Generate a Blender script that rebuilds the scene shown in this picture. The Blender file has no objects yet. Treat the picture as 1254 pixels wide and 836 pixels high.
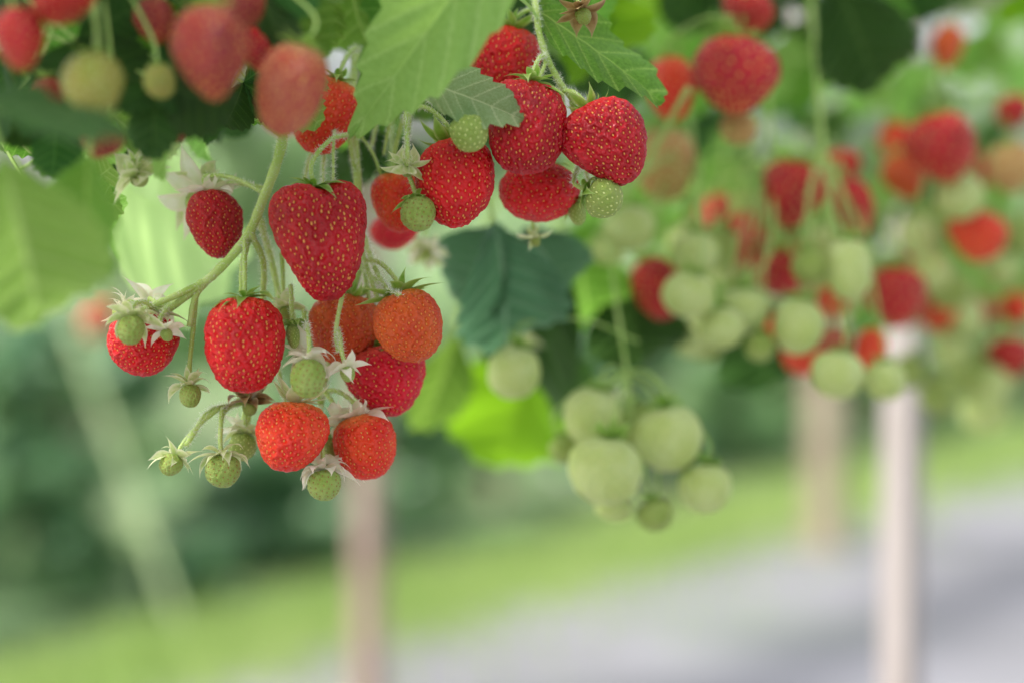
import bpy, math, random
import numpy as np
from mathutils import Vector, Matrix, Quaternion
random.seed(7)
R = math.radians
sc = bpy.context.scene
col = sc.collection
FPX = 70/36*1254
PITCH = R(3.6)
CAM = Vector((0,0,1.0))
Fv = Vector((0,math.cos(PITCH),-math.sin(PITCH))); Uv = Vector((0,math.sin(PITCH),math.cos(PITCH))); Xv = Vector((1,0,0))
def P(px,py,d):
    return CAM + Fv*d + Xv*((px-627)/FPX*d) - Uv*((py-418)/FPX*d)

# ---------------------------------------------------------------- materials
def nt(name):
    m = bpy.data.materials.new(name); m.use_nodes = True
    n = m.node_tree.nodes; l = m.node_tree.links
    return m, n, l, n['Principled BSDF'], n['Material Output']
def c4(c): return (c[0],c[1],c[2],1)
def mixc(n,l,fac,a,b):
    x = n.new('ShaderNodeMix'); x.data_type='RGBA'
    for sock,v in ((x.inputs[0],fac),(x.inputs[6],a),(x.inputs[7],b)):
        if hasattr(v,'is_linked'): l.new(v,sock)
        elif isinstance(v,(int,float)): sock.default_value=v
        else: sock.default_value=c4(v)
    return x.outputs[2]
def mrange(n,l,v,a,b,c=0,d=1):
    x=n.new('ShaderNodeMapRange'); l.new(v,x.inputs[0])
    for i,q in enumerate((a,b,c,d)): x.inputs[i+1].default_value=q
    return x.outputs[0]
def noise(n,l,vec,scale,detail=3):
    x=n.new('ShaderNodeTexNoise'); x.inputs['Scale'].default_value=scale; x.inputs['Detail'].default_value=detail
    if vec is not None: l.new(vec,x.inputs['Vector'])
    return x.outputs[0]
def math_(n,l,op,a,b=None):
    x=n.new('ShaderNodeMath'); x.operation=op
    for s,v in ((x.inputs[0],a),(x.inputs[1],b)):
        if v is None: continue
        if hasattr(v,'is_linked'): l.new(v,s)
        else: s.default_value=v
    return x.outputs[0]

def berry_mat(name, a, b, top, topamt=.8, rough=.17, sss=.10):
    m,n,l,p,o = nt(name)
    tc=n.new('ShaderNodeTexCoord'); oi=n.new('ShaderNodeObjectInfo')
    va=n.new('ShaderNodeVectorMath'); va.operation='ADD'; l.new(tc.outputs['Object'],va.inputs[0])
    cmb=n.new('ShaderNodeCombineXYZ'); r9=math_(n,l,'MULTIPLY',oi.outputs['Random'],9.0); l.new(r9,cmb.inputs[0]); l.new(cmb.outputs[0],va.inputs[1])
    f=noise(n,l,va.outputs[0],2.2,3); f=mrange(n,l,f,.35,.65)
    c=mixc(n,l,f,a,b)
    sx=n.new('ShaderNodeSeparateXYZ'); l.new(tc.outputs['Object'],sx.inputs[0])
    zz=math_(n,l,'ADD',sx.outputs[2],math_(n,l,'MULTIPLY',noise(n,l,va.outputs[0],4,2),.2))
    t=mrange(n,l,zz,.38,.62,0,topamt)
    c=mixc(n,l,t,c,top)
    l.new(c,p.inputs['Base Color'])
    p.inputs['Roughness'].default_value=rough; p.inputs['Specular IOR Level'].default_value=.42
    p.inputs['Subsurface Weight'].default_value=sss; p.inputs['Subsurface Radius'].default_value=(1,.25,.15); p.inputs['Subsurface Scale'].default_value=.0025
    bp=n.new('ShaderNodeBump'); bp.inputs['Strength'].default_value=.45; bp.inputs['Distance'].default_value=.012
    l.new(noise(n,l,va.outputs[0],24,3),bp.inputs['Height']); l.new(bp.outputs[0],p.inputs['Normal'])
    return m
B = {
 'red': berry_mat('ripe_red_skin',(.76,.005,.010),(.56,.002,.006),(.85,.07,.015)),
 'deep': berry_mat('deep_red_skin',(.56,.003,.012),(.38,.001,.008),(.68,.02,.015)),
 'dim': berry_mat('dim_red_skin',(.36,.03,.02),(.24,.01,.012),(.30,.12,.04)),
 'pink': berry_mat('rosy_red_skin',(.74,.005,.025),(.58,.002,.016),(.88,.20,.10)),
 'orange': berry_mat('orange_red_skin',(.86,.065,.012),(.76,.02,.007),(.9,.36,.07)),
 'tan': berry_mat('tan_orange_skin',(.70,.115,.012),(.58,.05,.008),(.70,.26,.04)),
 'blush': berry_mat('blush_skin',(.50,.13,.07),(.42,.06,.03),(.42,.34,.14)),
 'yellow': berry_mat('yellow_skin',(.55,.38,.12),(.55,.24,.08),(.42,.44,.13)),
 'olive': berry_mat('olive_skin',(.30,.34,.05),(.36,.32,.06),(.22,.30,.05)),
 'pale': berry_mat('pale_unripe_skin',(.60,.70,.27),(.50,.61,.17),(.66,.74,.36),sss=.1,rough=.28),
 'green': berry_mat('green_unripe_skin',(.27,.38,.06),(.34,.43,.10),(.20,.32,.045),sss=.08,rough=.35),
}
def plain(name,c,rough=.5,c2=None,scale=60,trans=0):
    m,n,l,p,o=nt(name)
    if c2:
        tc=n.new('ShaderNodeTexCoord'); f=mrange(n,l,noise(n,l,tc.outputs['Object'],scale,4),.35,.65)
        l.new(mixc(n,l,f,c,c2),p.inputs['Base Color'])
    else: p.inputs['Base Color'].default_value=c4(c)
    p.inputs['Roughness'].default_value=rough; p.inputs['Specular IOR Level'].default_value=.35
    if trans:
        t=n.new('ShaderNodeBsdfTranslucent'); t.inputs[0].default_value=c4([min(1,x*1.3) for x in c])
        mx=n.new('ShaderNodeMixShader'); mx.inputs[0].default_value=trans
        l.new(p.outputs[0],mx.inputs[1]); l.new(t.outputs[0],mx.inputs[2]); l.new(mx.outputs[0],o.inputs[0])
    return m
S = {
 'gold': plain('golden_seed',(.85,.45,.10),.3), 'amber': plain('amber_seed',(.82,.36,.06),.3),
 'lime': plain('lime_seed',(.70,.76,.30),.4), 'brown': plain('brown_seed',(.32,.20,.05),.4),
}
stem_m = plain('stem_green',(.46,.62,.15),.4,(.62,.74,.28),90,trans=.25)
stem_b = plain('stem_background_green',(.30,.48,.10),.5,(.42,.56,.17),60)
hair_m = plain('fine_hair',(.9,.92,.8),.5,trans=.5)
def sepal_mat(name,a,b,edge,tr=.38):
    m,n,l,p,o=nt(name)
    tc=n.new('ShaderNodeTexCoord'); sx=n.new('ShaderNodeSeparateXYZ'); l.new(tc.outputs['UV'],sx.inputs[0])
    ns=noise(n,l,tc.outputs['Object'],7,3)
    c=mixc(n,l,mrange(n,l,ns,.35,.65),a,b)
    e=math_(n,l,'ABSOLUTE',math_(n,l,'SUBTRACT',sx.outputs[0],.5))
    e=mrange(n,l,e,.25,.5,0,.8); c=mixc(n,l,e,c,edge)
    t=mrange(n,l,sx.outputs[1],.65,1,0,.7); c=mixc(n,l,t,c,edge)
    l.new(c,p.inputs['Base Color']); p.inputs['Roughness'].default_value=.5; p.inputs['Specular IOR Level'].default_value=.3
    tn=n.new('ShaderNodeBsdfTranslucent'); l.new(c,tn.inputs[0]); mx=n.new('ShaderNodeMixShader'); mx.inputs[0].default_value=tr
    l.new(p.outputs[0],mx.inputs[1]); l.new(tn.outputs[0],mx.inputs[2]); l.new(mx.outputs[0],o.inputs[0])
    return m
SEP = {'green': sepal_mat('sepal_green',(.20,.42,.04),(.34,.54,.09),(.58,.70,.28)),
       'pale': sepal_mat('sepal_pale',(.50,.64,.20),(.76,.78,.44),(.92,.88,.70)),
       'white': sepal_mat('petal_white',(.82,.84,.60),(.94,.92,.80),(.94,.84,.70),.4),
       'brown': sepal_mat('sepal_withered',(.24,.13,.05),(.38,.25,.10),(.5,.4,.2),.15)}
def leaf_mat(name,a,b,vein,under,tr=.35,rough=.42,transc=None,veins=.75,bump=.6,spec=.3):
    m,n,l,p,o=nt(name)
    tc=n.new('ShaderNodeTexCoord'); sx=n.new('ShaderNodeSeparateXYZ'); l.new(tc.outputs['UV'],sx.inputs[0])
    oi=n.new('ShaderNodeObjectInfo')
    ns=mrange(n,l,noise(n,l,tc.outputs['Object'],55,4),.35,.65)
    c=mixc(n,l,ns,a,b)
    wob=math_(n,l,'MULTIPLY',math_(n,l,'SUBTRACT',noise(n,l,tc.outputs['Object'],90,2),.5),.35)
    k=math_(n,l,'FRACT',math_(n,l,'ADD',math_(n,l,'MULTIPLY',sx.outputs[0],9.0),wob))
    k=math_(n,l,'ABSOLUTE',math_(n,l,'SUBTRACT',k,.5))
    v1=mrange(n,l,k,.015,.08,veins,0)
    v2=mrange(n,l,sx.outputs[1],.015,.05,.9,0)
    v=math_(n,l,'MAXIMUM',v1,v2)
    vo=n.new('ShaderNodeTexVoronoi'); vo.feature='DISTANCE_TO_EDGE'; vo.inputs['Scale'].default_value=380; l.new(tc.outputs['Object'],vo.inputs[0])
    v3=mrange(n,l,vo.outputs[0],.0,.10,.35,0)
    v=math_(n,l,'MAXIMUM',v,v3)
    c=mixc(n,l,v,c,vein)
    g=n.new('ShaderNodeNewGeometry')
    c2=mixc(n,l,g.outputs['Backfacing'],c,under)
    hv=n.new('ShaderNodeHueSaturation'); l.new(c2,hv.inputs['Color']); l.new(mrange(n,l,oi.outputs['Random'],0,1,.75,1.3),hv.inputs['Value']); l.new(mrange(n,l,oi.outputs['Random'],0,1,.485,.51),hv.inputs['Hue'])
    l.new(hv.outputs[0],p.inputs['Base Color']); p.inputs['Roughness'].default_value=rough; p.inputs['Specular IOR Level'].default_value=spec
    bp=n.new('ShaderNodeBump'); bp.inputs['Strength'].default_value=bump; bp.inputs['Distance'].default_value=.0014
    l.new(math_(n,l,'ADD',math_(n,l,'MULTIPLY',vo.outputs[0],1.5),math_(n,l,'MULTIPLY',v,-1.0)),bp.inputs['Height']); l.new(bp.outputs[0],p.inputs['Normal'])
    tn=n.new('ShaderNodeBsdfTranslucent')
    if transc: tn.inputs[0].default_value=c4(transc)
    else: 
        h2=n.new('ShaderNodeHueSaturation'); h2.inputs['Value'].default_value=2.3; h2.inputs['Hue'].default_value=.48; l.new(hv.outputs[0],h2.inputs['Color']); l.new(h2.outputs[0],tn.inputs[0])
    mx=n.new('ShaderNodeMixShader'); mx.inputs[0].default_value=tr
    l.new(p.outputs[0],mx.inputs[1]); l.new(tn.outputs[0],mx.inputs[2]); l.new(mx.outputs[0],o.inputs[0])
    return m
LM = {
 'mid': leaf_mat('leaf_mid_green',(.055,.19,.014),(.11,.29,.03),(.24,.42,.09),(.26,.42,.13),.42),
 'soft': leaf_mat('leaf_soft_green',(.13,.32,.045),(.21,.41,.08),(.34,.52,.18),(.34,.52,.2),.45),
 'dark': leaf_mat('leaf_dark_shade_tinted_green',(.015,.07,.010),(.03,.105,.015),(.07,.17,.035),(.12,.22,.06),.25),  # dark leaf, with canopy self-shadow put into the colour
 'pale': leaf_mat('leaf_underside_green',(.18,.38,.07),(.27,.48,.12),(.46,.64,.25),(.24,.44,.10),.42,.45,(.45,.72,.14),.75),
 'grey': leaf_mat('leaf_grey_green',(.20,.38,.13),(.30,.48,.22),(.55,.68,.40),(.28,.44,.18),.35,.5),
 'blue': leaf_mat('leaf_blue_green',(.075,.22,.10),(.13,.31,.17),(.32,.50,.32),(.2,.36,.2),.25,.3,None,.6,.8,.5),
 'lime': leaf_mat('leaf_backlight_tinted_lime',(.14,.36,.01),(.21,.46,.018),(.3,.52,.05),(.2,.44,.02),.5,.4,(.36,.70,.02),.3),  # glow of a backlit leaf is put into these colours
}

# ---------------------------------------------------------------- object helpers
def mesh(name, V, Fc, mats=(), fm=None, uv=None, smooth=True):
    me=bpy.data.meshes.new(name); me.from_pydata([tuple(v) for v in V],[],[tuple(f) for f in Fc])
    for m in mats: me.materials.append(m)
    if fm is not None: me.polygons.foreach_set('material_index',fm)
    if smooth: me.polygons.foreach_set('use_smooth',[True]*len(me.polygons))
    if uv is not None:
        ul=me.uv_layers.new(name='UVMap'); idx=np.empty(len(me.loops),dtype=np.int32); me.loops.foreach_get('vertex_index',idx)
        ul.data.foreach_set('uv',np.asarray(uv,dtype=np.float32)[idx].ravel())
    me.update(); return me
def obj(name, me, parent=None, loc=None, q=None, scale=None):
    o=bpy.data.objects.new(name,me); col.objects.link(o)
    if parent: o.parent=parent
    if loc is not None: o.location=loc
    if q is not None: o.rotation_mode='QUATERNION'; o.rotation_quaternion=q
    if scale is not None: o.scale=scale if hasattr(scale,'__len__') else (scale,)*3
    return o
def tag(o,label,cat,group=None,kind=None):
    if label: o['label']=label
    if cat: o['category']=cat
    if group: o['group']=group
    if kind: o['kind']=kind
    return o
def empty(name,loc,q=None):
    o=bpy.data.objects.new(name,None); o.empty_display_size=.01; col.objects.link(o); o.location=loc
    if q is not None: o.rotation_mode='QUATERNION'; o.rotation_quaternion=q
    return o
def setm(o,mats):
    for s,m in zip(o.material_slots,mats): s.link='OBJECT'; s.material=m

def spline(pts,n=8):
    pts=[Vector(p) for p in pts]
    if len(pts)==2: return [pts[0].lerp(pts[1],i/n) for i in range(n+1)]
    q=[pts[0]*2-pts[1]]+pts+[pts[-1]*2-pts[-2]]; out=[]
    for i in range(1,len(q)-2):
        for k in range(n):
            t=k/n; a,b,c,d=q[i-1],q[i],q[i+1],q[i+2]
            out.append(.5*((2*b)+(-a+c)*t+(2*a-5*b+4*c-d)*t*t+(-a+3*b-3*c+d)*t**3))
    out.append(pts[-1]); return out
def tube(pts,r0,r1,mat,name,hair=0,sides=8,n=8,bump=True):
    C=spline(pts,n); V=[];Fc=[]; N=len(C)
    up=Vector((.3,.8,.2)).normalized()
    frames=[]
    for i,p in enumerate(C):
        t=(C[min(i+1,N-1)]-C[max(i-1,0)]).normalized()
        a=t.cross(up); a=a.normalized() if a.length>1e-4 else Vector((1,0,0)); b=t.cross(a)
        r=r0+(r1-r0)*i/(N-1)
        if bump: r*=1+.07*math.sin(i*1.7)
        if i<2 and bump: r*=1.25
        frames.append((p,a,b,t,r))
        for k in range(sides):
            an=2*math.pi*k/sides; V.append(p+a*(r*math.cos(an))+b*(r*math.sin(an)))
    for i in range(N-1):
        for k in range(sides):
            k2=(k+1)%sides; Fc.append((i*sides+k,i*sides+k2,(i+1)*sides+k2,(i+1)*sides+k))
    Fc.append(tuple(range(sides))[::-1]); Fc.append(tuple((N-1)*sides+k for k in range(sides)))
    fm=[0]*len(Fc)
    rr=random.Random(N*7+len(V))
    for h in range(hair):
        f=rr.choice(frames); p,a,b,t,r=f; an=rr.uniform(0,6.283); d=(a*math.cos(an)+b*math.sin(an)); d2=(d+t*rr.uniform(-.5,.5)).normalized()
        p0=p+t*rr.uniform(-.0015,.0015)+d*r*.9; L=rr.uniform(.0010,.0024); w=t.cross(d)*.00011
        i0=len(V); V+= [p0+w,p0-w,p0+d2*L]; Fc.append((i0,i0+1,i0+2)); fm.append(1)
    return mesh(name,V,Fc,[mat,hair_m] if hair else [mat],fm)

# ---------------------------------------------------------------- berry geometry
def berry_mesh(name,seed,taper=.25,power=.82,lump=.05,N=250,depth=.040,nu=150,nv=104,heart=0,ss=1.0):
    rng=np.random.RandomState(seed)
    fr=rng.uniform(-1,1,(5,3))*np.array([[2.2],[2.6],[3.2],[4],[5]]); ph0=rng.uniform(0,6.28,5); am=np.array([1,.8,.6,.4,.3])
    thh=np.linspace(0,np.pi,400); maxr=(np.sin(thh)**power*(1+taper*np.cos(thh))).max()
    def surf(th,ph):
        ct=np.cos(th); st=np.clip(np.sin(th),0,1)
        d=np.stack([st*np.cos(ph),st*np.sin(ph),ct],-1)
        lf=1+lump*sum(am[i]*np.sin(d@fr[i]+ph0[i]) for i in range(5))
        rr=st**power*(1+taper*ct)*.5/maxr
        x=rr*np.cos(ph)*lf; y=rr*np.sin(ph)*lf; z=.5*ct*(1+.5*(lf-1))
        z=z-.07*np.exp(-(rr/.16)**2)*(ct>0)
        if heart: z=z-heart*np.exp(-((x-.04)/.15)**2)*np.clip(ct*1.5,0,1)
        return np.stack([x,y,z],-1)
    def nrm(th,ph):
        e=.01; t=np.clip(th,.03,np.pi-.03)
        a=surf(t+e,ph)-surf(t-e,ph); b=surf(t,ph+e)-surf(t,ph-e)
        n=np.cross(a,b); n/=np.linalg.norm(n,axis=-1,keepdims=True)+1e-12
        s=np.sign((n*surf(t,ph)).sum(-1,keepdims=True)); s[s==0]=1
        a/=np.linalg.norm(a,axis=-1,keepdims=True)+1e-12
        return n*s,a
    i=np.arange(N)+.5; sth=np.arccos(1-2*i/N); sph=i*2.399963+rng.normal(0,.06,N); sth=np.clip(sth+rng.normal(0,.022,N),.12,np.pi-.06)
    keep=sth>.22; sth=sth[keep]; sph=sph[keep]
    sp=surf(sth,sph); sn,stt=nrm(sth,sph)
    spc=math.sqrt(math.pi/N*1.15)
    th=np.linspace(0,np.pi,nv+1)[1:-1]; ph=np.linspace(0,2*np.pi,nu,endpoint=False)
    TH,PH=np.meshgrid(th,ph,indexing='ij'); TH=np.r_[0.0001,TH.ravel(),np.pi-.0001]; PH=np.r_[0,PH.ravel(),0]
    V=surf(TH,PH); n_,_=nrm(TH,PH)
    n_[0]=(0,0,1); n_[-1]=(0,0,-1)
    dm=np.empty(len(V))
    for c0 in range(0,len(V),4000):
        dm[c0:c0+4000]=np.sqrt(((V[c0:c0+4000,None,:]-sp[None])**2).sum(-1)).min(1)
    V=V-n_*(depth*np.exp(-(dm/(.40*spc))**2))[:,None]+n_*(.016*np.clip(dm/spc-.35,0,1))[:,None]
    Fc=[]
    m=nv-1
    for k in range(nu): Fc.append((0,1+k,1+(k+1)%nu))
    for r in range(m-1):
        a=1+r*nu; b=a+nu
        for k in range(nu):
            k2=(k+1)%nu; Fc.append((a+k,b+k,b+k2,a+k2))
    last=len(V)-1; a=1+(m-1)*nu
    for k in range(nu): Fc.append((last,a+(k+1)%nu,a+k))
    fm=[0]*len(Fc)
    VV=[V]; base=len(V); sl=.0165*ss; sw=.0100*ss; sh=.009*ss
    ring=[(-.6,.62),(0,1),(.55,.72)]
    for q in range(len(sp)):
        c=sp[q]-sn[q]*depth*.82; t=stt[q]; b=np.cross(sn[q],t); s=rng.uniform(.75,1.15); pts=[c-t*sl*s]
        for (u,w) in ring:
            for k in range(6):
                an=k*math.pi/3; pts.append(c+t*u*sl*s+b*sw*w*s*math.cos(an)+sn[q]*sh*w*math.sin(an))
        pts.append(c+t*sl*s)
        VV.append(np.array(pts))
        for k in range(6):
            k2=(k+1)%6; Fc.append((base,base+1+k2,base+1+k))
            for r in range(2): Fc.append((base+1+r*6+k,base+1+r*6+k2,base+7+r*6+k2,base+7+r*6+k))
            Fc.append((base+19,base+13+k,base+13+k2))
        fm+= [1]*24; base+=20
    V=np.concatenate(VV)
    return mesh(name,V.tolist(),Fc,[B['red'],S['gold']],fm)

def calyx_mesh(name,seed,n=10,L=.52,W=.15,e0=.1,e1=-.6,epi=True,jit=.35):
    rr=random.Random(seed); V=[];Fc=[];UV=[]
    def sepal(az,L,W,e0,e1,z0):
        m=9; r=.02; z=z0; i0=len(V); tw=rr.uniform(-.6,.6); side=rr.uniform(-.35,.35)
        for i in range(m+1):
            s=i/m; e=e0+(e1-e0)*s**1.2
            w=W*.5*(math.sin(math.pi*min(1,s*.92+.12))**.8)*(1-s**4)+.002
            azs=az+side*s*s
            for k in range(5):
                v=(k-2)/2
                cup=-.25*w*abs(v)**1.5
                px,py,pz=r,w*v,z-cup+tw*w*v*s
                V.append((px*math.cos(azs)-py*math.sin(azs),px*math.sin(azs)+py*math.cos(azs),pz)); UV.append((k/4,s))
            r+=L/m*math.cos(e); z+=L/m*math.sin(e)
        for i in range(m):
            for k in range(4):
                a=i0+i*5+k; Fc.append((a,a+1,a+6,a+5))
    for k in range(n):
        sepal(2*math.pi*k/n+rr.uniform(-.15,.15),L*rr.uniform(.7,1.15),W*rr.uniform(.8,1.2),e0+rr.uniform(-jit,jit),e1+rr.uniform(-jit,jit)*2,rr.uniform(0,.01))
    if epi:
        for k in range(n-2):
            sepal(2*math.pi*(k+.5)/(n-2)+rr.uniform(-.2,.2),L*.7*rr.uniform(.8,1.1),W*.6,e0+.3+rr.uniform(-jit,jit),e1+.5+rr.uniform(-jit,jit)*2,.018)
    i0=len(V)
    for k in range(8): V.append((.06*math.cos(k*math.pi/4),.06*math.sin(k*math.pi/4),0)); UV.append((.5,.1))
    for k in range(8): V.append((.03*math.cos(k*math.pi/4),.03*math.sin(k*math.pi/4),.05)); UV.append((.5,.1))
    for k in range(8): Fc.append((i0+k,i0+(k+1)%8,i0+8+(k+1)%8,i0+8+k))
    Fc.append(tuple(i0+8+k for k in range(8)))
    return mesh(name,V,Fc,[SEP['green']],uv=UV)
CAL=[calyx_mesh('calyx',s,n=10,e0=.15+.15*(s%3),e1=[-.9,-.2,.6,1.0][s%4]) for s in range(8)]
DROOP=[calyx_mesh('calyx_droop',40+s,n=8,L=.62,W=.22,e0=.25,e1=-1.5,jit=.3) for s in range(3)]
STAR=[calyx_mesh('calyx_star',20+s,n=8,L=.6,W=.24,e0=.1,e1=[-.7,.3,-.3,.6][s],jit=.8) for s in range(4)]
SOFT=[berry_mesh('soft_berry',50+s,taper=[.3,.15,.38,.1][s],power=[.82,.75,.9,.8][s],lump=.05,N=130,depth=.035,nu=60,nv=44,ss=1.8) for s in range(4)]
ROUND=[berry_mesh('round_berry',60+s,taper=[.04,-.04,.1][s],power=.9,lump=.03,N=110,depth=.035,nu=60,nv=44,ss=1.6) for s in range(3)]
SMALL=[berry_mesh('small_berry',70+s,taper=.15,power=.8,lump=.04,N=90,depth=.04,nu=72,nv=50,ss=2.2) for s in range(3)]

def strawberry(spec):
    g=dict(d=.8,a=0,b=.15,c='red',seed=None,node=None,shape=None,cal=None,sep='green',taper=.25,power=.82,lump=.05,heart=0,N=250,group=None,name='strawberry',sr=.0009,spin=0,flat=1)
    g.update(spec)
    w=g['w']/FPX*g['d']; h=g['h']/FPX*g['d']
    ctr=P(g['x'],g['y'],g['d']); a=g['a'];b=g['b']
    tip=(Xv*(math.sin(a)*math.cos(b))-Uv*(math.cos(a)*math.cos(b))-Fv*math.sin(b)).normalized()
    q=tip.to_track_quat('-Z','Y')@Quaternion((0,0,1),g['spin'])
    top=-tip*h*.45
    e=empty(g['name'],ctr+top)
    hero=g.get('hero',False); sd=g['seed'] if g['seed'] is not None else int(g['x']*7+g['y'])
    if g['shape']=='small': me=SMALL[sd%3]
    elif hero: me=berry_mesh('berry_flesh',sd,g['taper'],g['power'],g['lump'],int(g['N']*1.25),heart=g['heart'])
    elif g['c'] in ('pale','green','olive'): me=ROUND[sd%3]
    else: me=SOFT[sd%4]
    f=obj('fruit_flesh',me,e,-top,q,(w,w*g['flat'],h))
    seedm={'pale':'lime','green':'lime','yellow':'lime','olive':'lime','tan':'amber','dim':'amber'}.get(g['c'],'gold')
    setm(f,[B[g['c']],S[g.get('sm',seedm)]])
    cm=(DROOP[sd%3] if g['shape']=='small' else CAL[sd%8]) if g['cal'] is None else CAL[g['cal']]
    c=obj('calyx',cm,e,-tip*h*.04 if g['shape']=='small' else Vector((0,0,0)),q@Quaternion((0,0,1),random.uniform(0,6)),max(w,.014)*g.get('cs',1))
    setm(c,[SEP[g['sep']]])
    if g['node']:
        nd=P(*g['node']); L=(nd-(ctr+top)).length
        p0=Vector((0,0,0)); p1=-tip*min(.012,L*.3); p3=nd-(ctr+top); p2=p1.lerp(p3,.5)+Uv*L*.10
        obj('fruit_stalk',tube([p0,p1,p2,p3],g['sr'],g['sr']*1.1,stem_m if g['d']<.87 and g['d']>.75 else stem_b,'fruit_stalk',hair=int(L*6000) if hero else 0,sides=7),e)
    tag(e,g['label'],'strawberry' ,g['group'])
    return e
def flower(x,y,w,d,a,b,label,node,sep='pale',petals=False,fr=.4,seed=0,group=None,fc='green'):
    W=w*1.4/FPX*d; ctr=P(x,y,d)
    tip=(Xv*(math.sin(a)*math.cos(b))-Uv*(math.cos(a)*math.cos(b))-Fv*math.sin(b)).normalized()
    q=tip.to_track_quat('-Z','Y')
    e=empty('spent_flower',ctr)
    f=obj('fruitlet',SMALL[seed%3],e,tip*W*fr*.4,q,(W*fr,W*fr,W*fr)); setm(f,[B[fc],S['brown' if sep!='white' else 'lime']])
    c=obj('calyx',STAR[seed%4],e,(0,0,0),q@Quaternion((0,0,1),seed*1.3),W); setm(c,[SEP[sep if not petals else 'pale']])
    if petals:
        p=obj('petals',STAR[(seed+1)%4],e,tip*W*.04,q@Quaternion((0,0,1),seed*2.1+.4),(W*1.15,W*1.15,W)); setm(p,[SEP['white']])
    if node:
        nd=P(*node)-ctr; L=nd.length
        obj('flower_stalk',tube([(0,0,0),-tip*min(.008,L*.3),nd*.55-tip*.002+Uv*L*.06,nd],.0009,.001,stem_m,'flower_stalk',hair=int(L*6000) if .75<d<.87 else 0,sides=7),e)
    tag(e,label,'flower',group)

# ---------------------------------------------------------------- hero berries
H=[
 dict(x=176,y=424,w=88,h=78,d=.80,a=-.05,b=.35,c='red',seed=1,taper=.15,node=(196,384,.805),sep='pale',cs=1.3,cal=0,label='red strawberry under whitish papery sepals at the far left end of the truss'),
 dict(x=300,y=422,w=106,h=122,d=.79,a=.02,b=.1,c='red',seed=2,taper=.1,power=.72,lump=.04,N=300,node=(300,292,.803),cal=0,cs=.9,label='large bright red strawberry with rounded bottom hanging alone under the stem fork'),
 dict(x=394,y=297,w=116,h=148,d=.79,a=.14,b=.12,c='deep',seed=3,taper=.22,power=.62,lump=.065,N=340,heart=.09,node=(425,165,.815),cal=0,cs=.8,label='biggest dark red heart-shaped strawberry with cleft shoulders, in the centre of the sharp cluster'),
 dict(x=264,y=274,w=72,h=86,d=.82,a=.25,b=.2,c='deep',seed=4,taper=.3,N=210,node=(322,236,.812),sep='white',cal=1,cs=1.3,label='small dark red strawberry left of the thick stem with white petals behind it'),
 dict(x=420,y=404,w=86,h=86,d=.828,a=-.1,b=.2,c='tan',seed=5,taper=.15,N=230,node=(440,312,.83),cal=3,label='orange-brown strawberry half hidden below the heart-shaped one'),
 dict(x=503,y=402,w=88,h=90,d=.80,a=.3,b=.25,c='tan',seed=6,taper=.12,power=.78,N=240,node=(449,318,.815),cal=1,sep='green',cs=1.15,label='orange-brown strawberry with curling sepals at the right end of the front cluster'),
 dict(x=471,y=467,w=100,h=90,d=.828,a=.25,b=.1,c='pink',seed=7,taper=.3,N=220,node=(446,330,.83),cal=0,label='rosy red strawberry tucked beneath the right-hand orange-brown one'),
 dict(x=355,y=533,w=88,h=88,d=.795,a=-.1,b=.2,c='orange',seed=8,taper=.12,power=.78,N=240,node=(362,420,.83),cal=2,sep='pale',cs=1.1,label='light orange-red round strawberry at the bottom of the front cluster'),
 dict(x=449,y=546,w=84,h=80,d=.818,a=.3,b=.15,c='orange',seed=9,taper=.15,N=220,node=(396,478,.83),cal=1,sep='white',cs=1.25,label='orange-red strawberry lowest on the right with white petals at its shoulder'),
 dict(x=556,y=226,w=102,h=110,d=.80,a=.12,b=.25,c='red',seed=10,taper=.22,power=.74,N=280,node=(503,130,.82),cal=3,sep='green',cs=.9,label='bright red strawberry with upturned green sepals on its left shoulder'),
 dict(x=648,y=157,w=98,h=120,d=.795,a=-.08,b=.1,c='deep',seed=11,taper=.12,power=.74,N=280,node=(668,68,.81),cal=0,label='tall dark red strawberry in the middle of the right-hand trio'),
 dict(x=616,y=82,w=84,h=104,d=.838,a=-.25,b=.1,c='red',seed=12,taper=.2,N=240,node=(655,12,.83),cal=2,label='red strawberry uppermost beside the thin green stem'),
 dict(x=744,y=176,w=104,h=106,d=.80,a=.5,b=.15,c='deep',seed=13,taper=.3,power=.7,N=270,node=(690,112,.81),cal=3,cs=.7,label='dark red strawberry with flattened tip at the right end of the sharp fruit'),
 dict(x=660,y=236,w=94,h=72,d=.832,a=-.15,b=.2,c='red',seed=14,taper=.1,power=.72,N=230,node=(690,130,.835),cal=0,label='wide red strawberry squeezed below the right-hand trio'),
 dict(x=488,y=247,w=64,h=76,d=.838,a=.1,b=.1,c='orange',seed=15,taper=.15,N=200,node=(497,140,.835),cal=1,label='narrow orange-red strawberry behind the upturned sepals'),
 dict(x=396,y=142,w=84,h=98,d=.83,a=-.35,b=.1,c='orange',seed=16,taper=.2,N=220,node=(440,60,.85),cal=0,label='orange-red strawberry peeking out behind the drooping pale leaf'),
 dict(x=362,y=30,w=56,h=84,d=.86,a=.1,b=.1,c='deep',seed=17,N=200,node=(365,-60,.87),label='dark red strawberry at the top edge left of the leaves'),
 dict(x=483,y=284,w=60,h=44,d=.90,a=.1,b=.1,c='pink',seed=18,N=160,node=(480,150,.88),label='soft-focus red strawberry showing behind the heart-shaped fruit'),
]
for g in H: g['hero']=True; strawberry(g)
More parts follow.
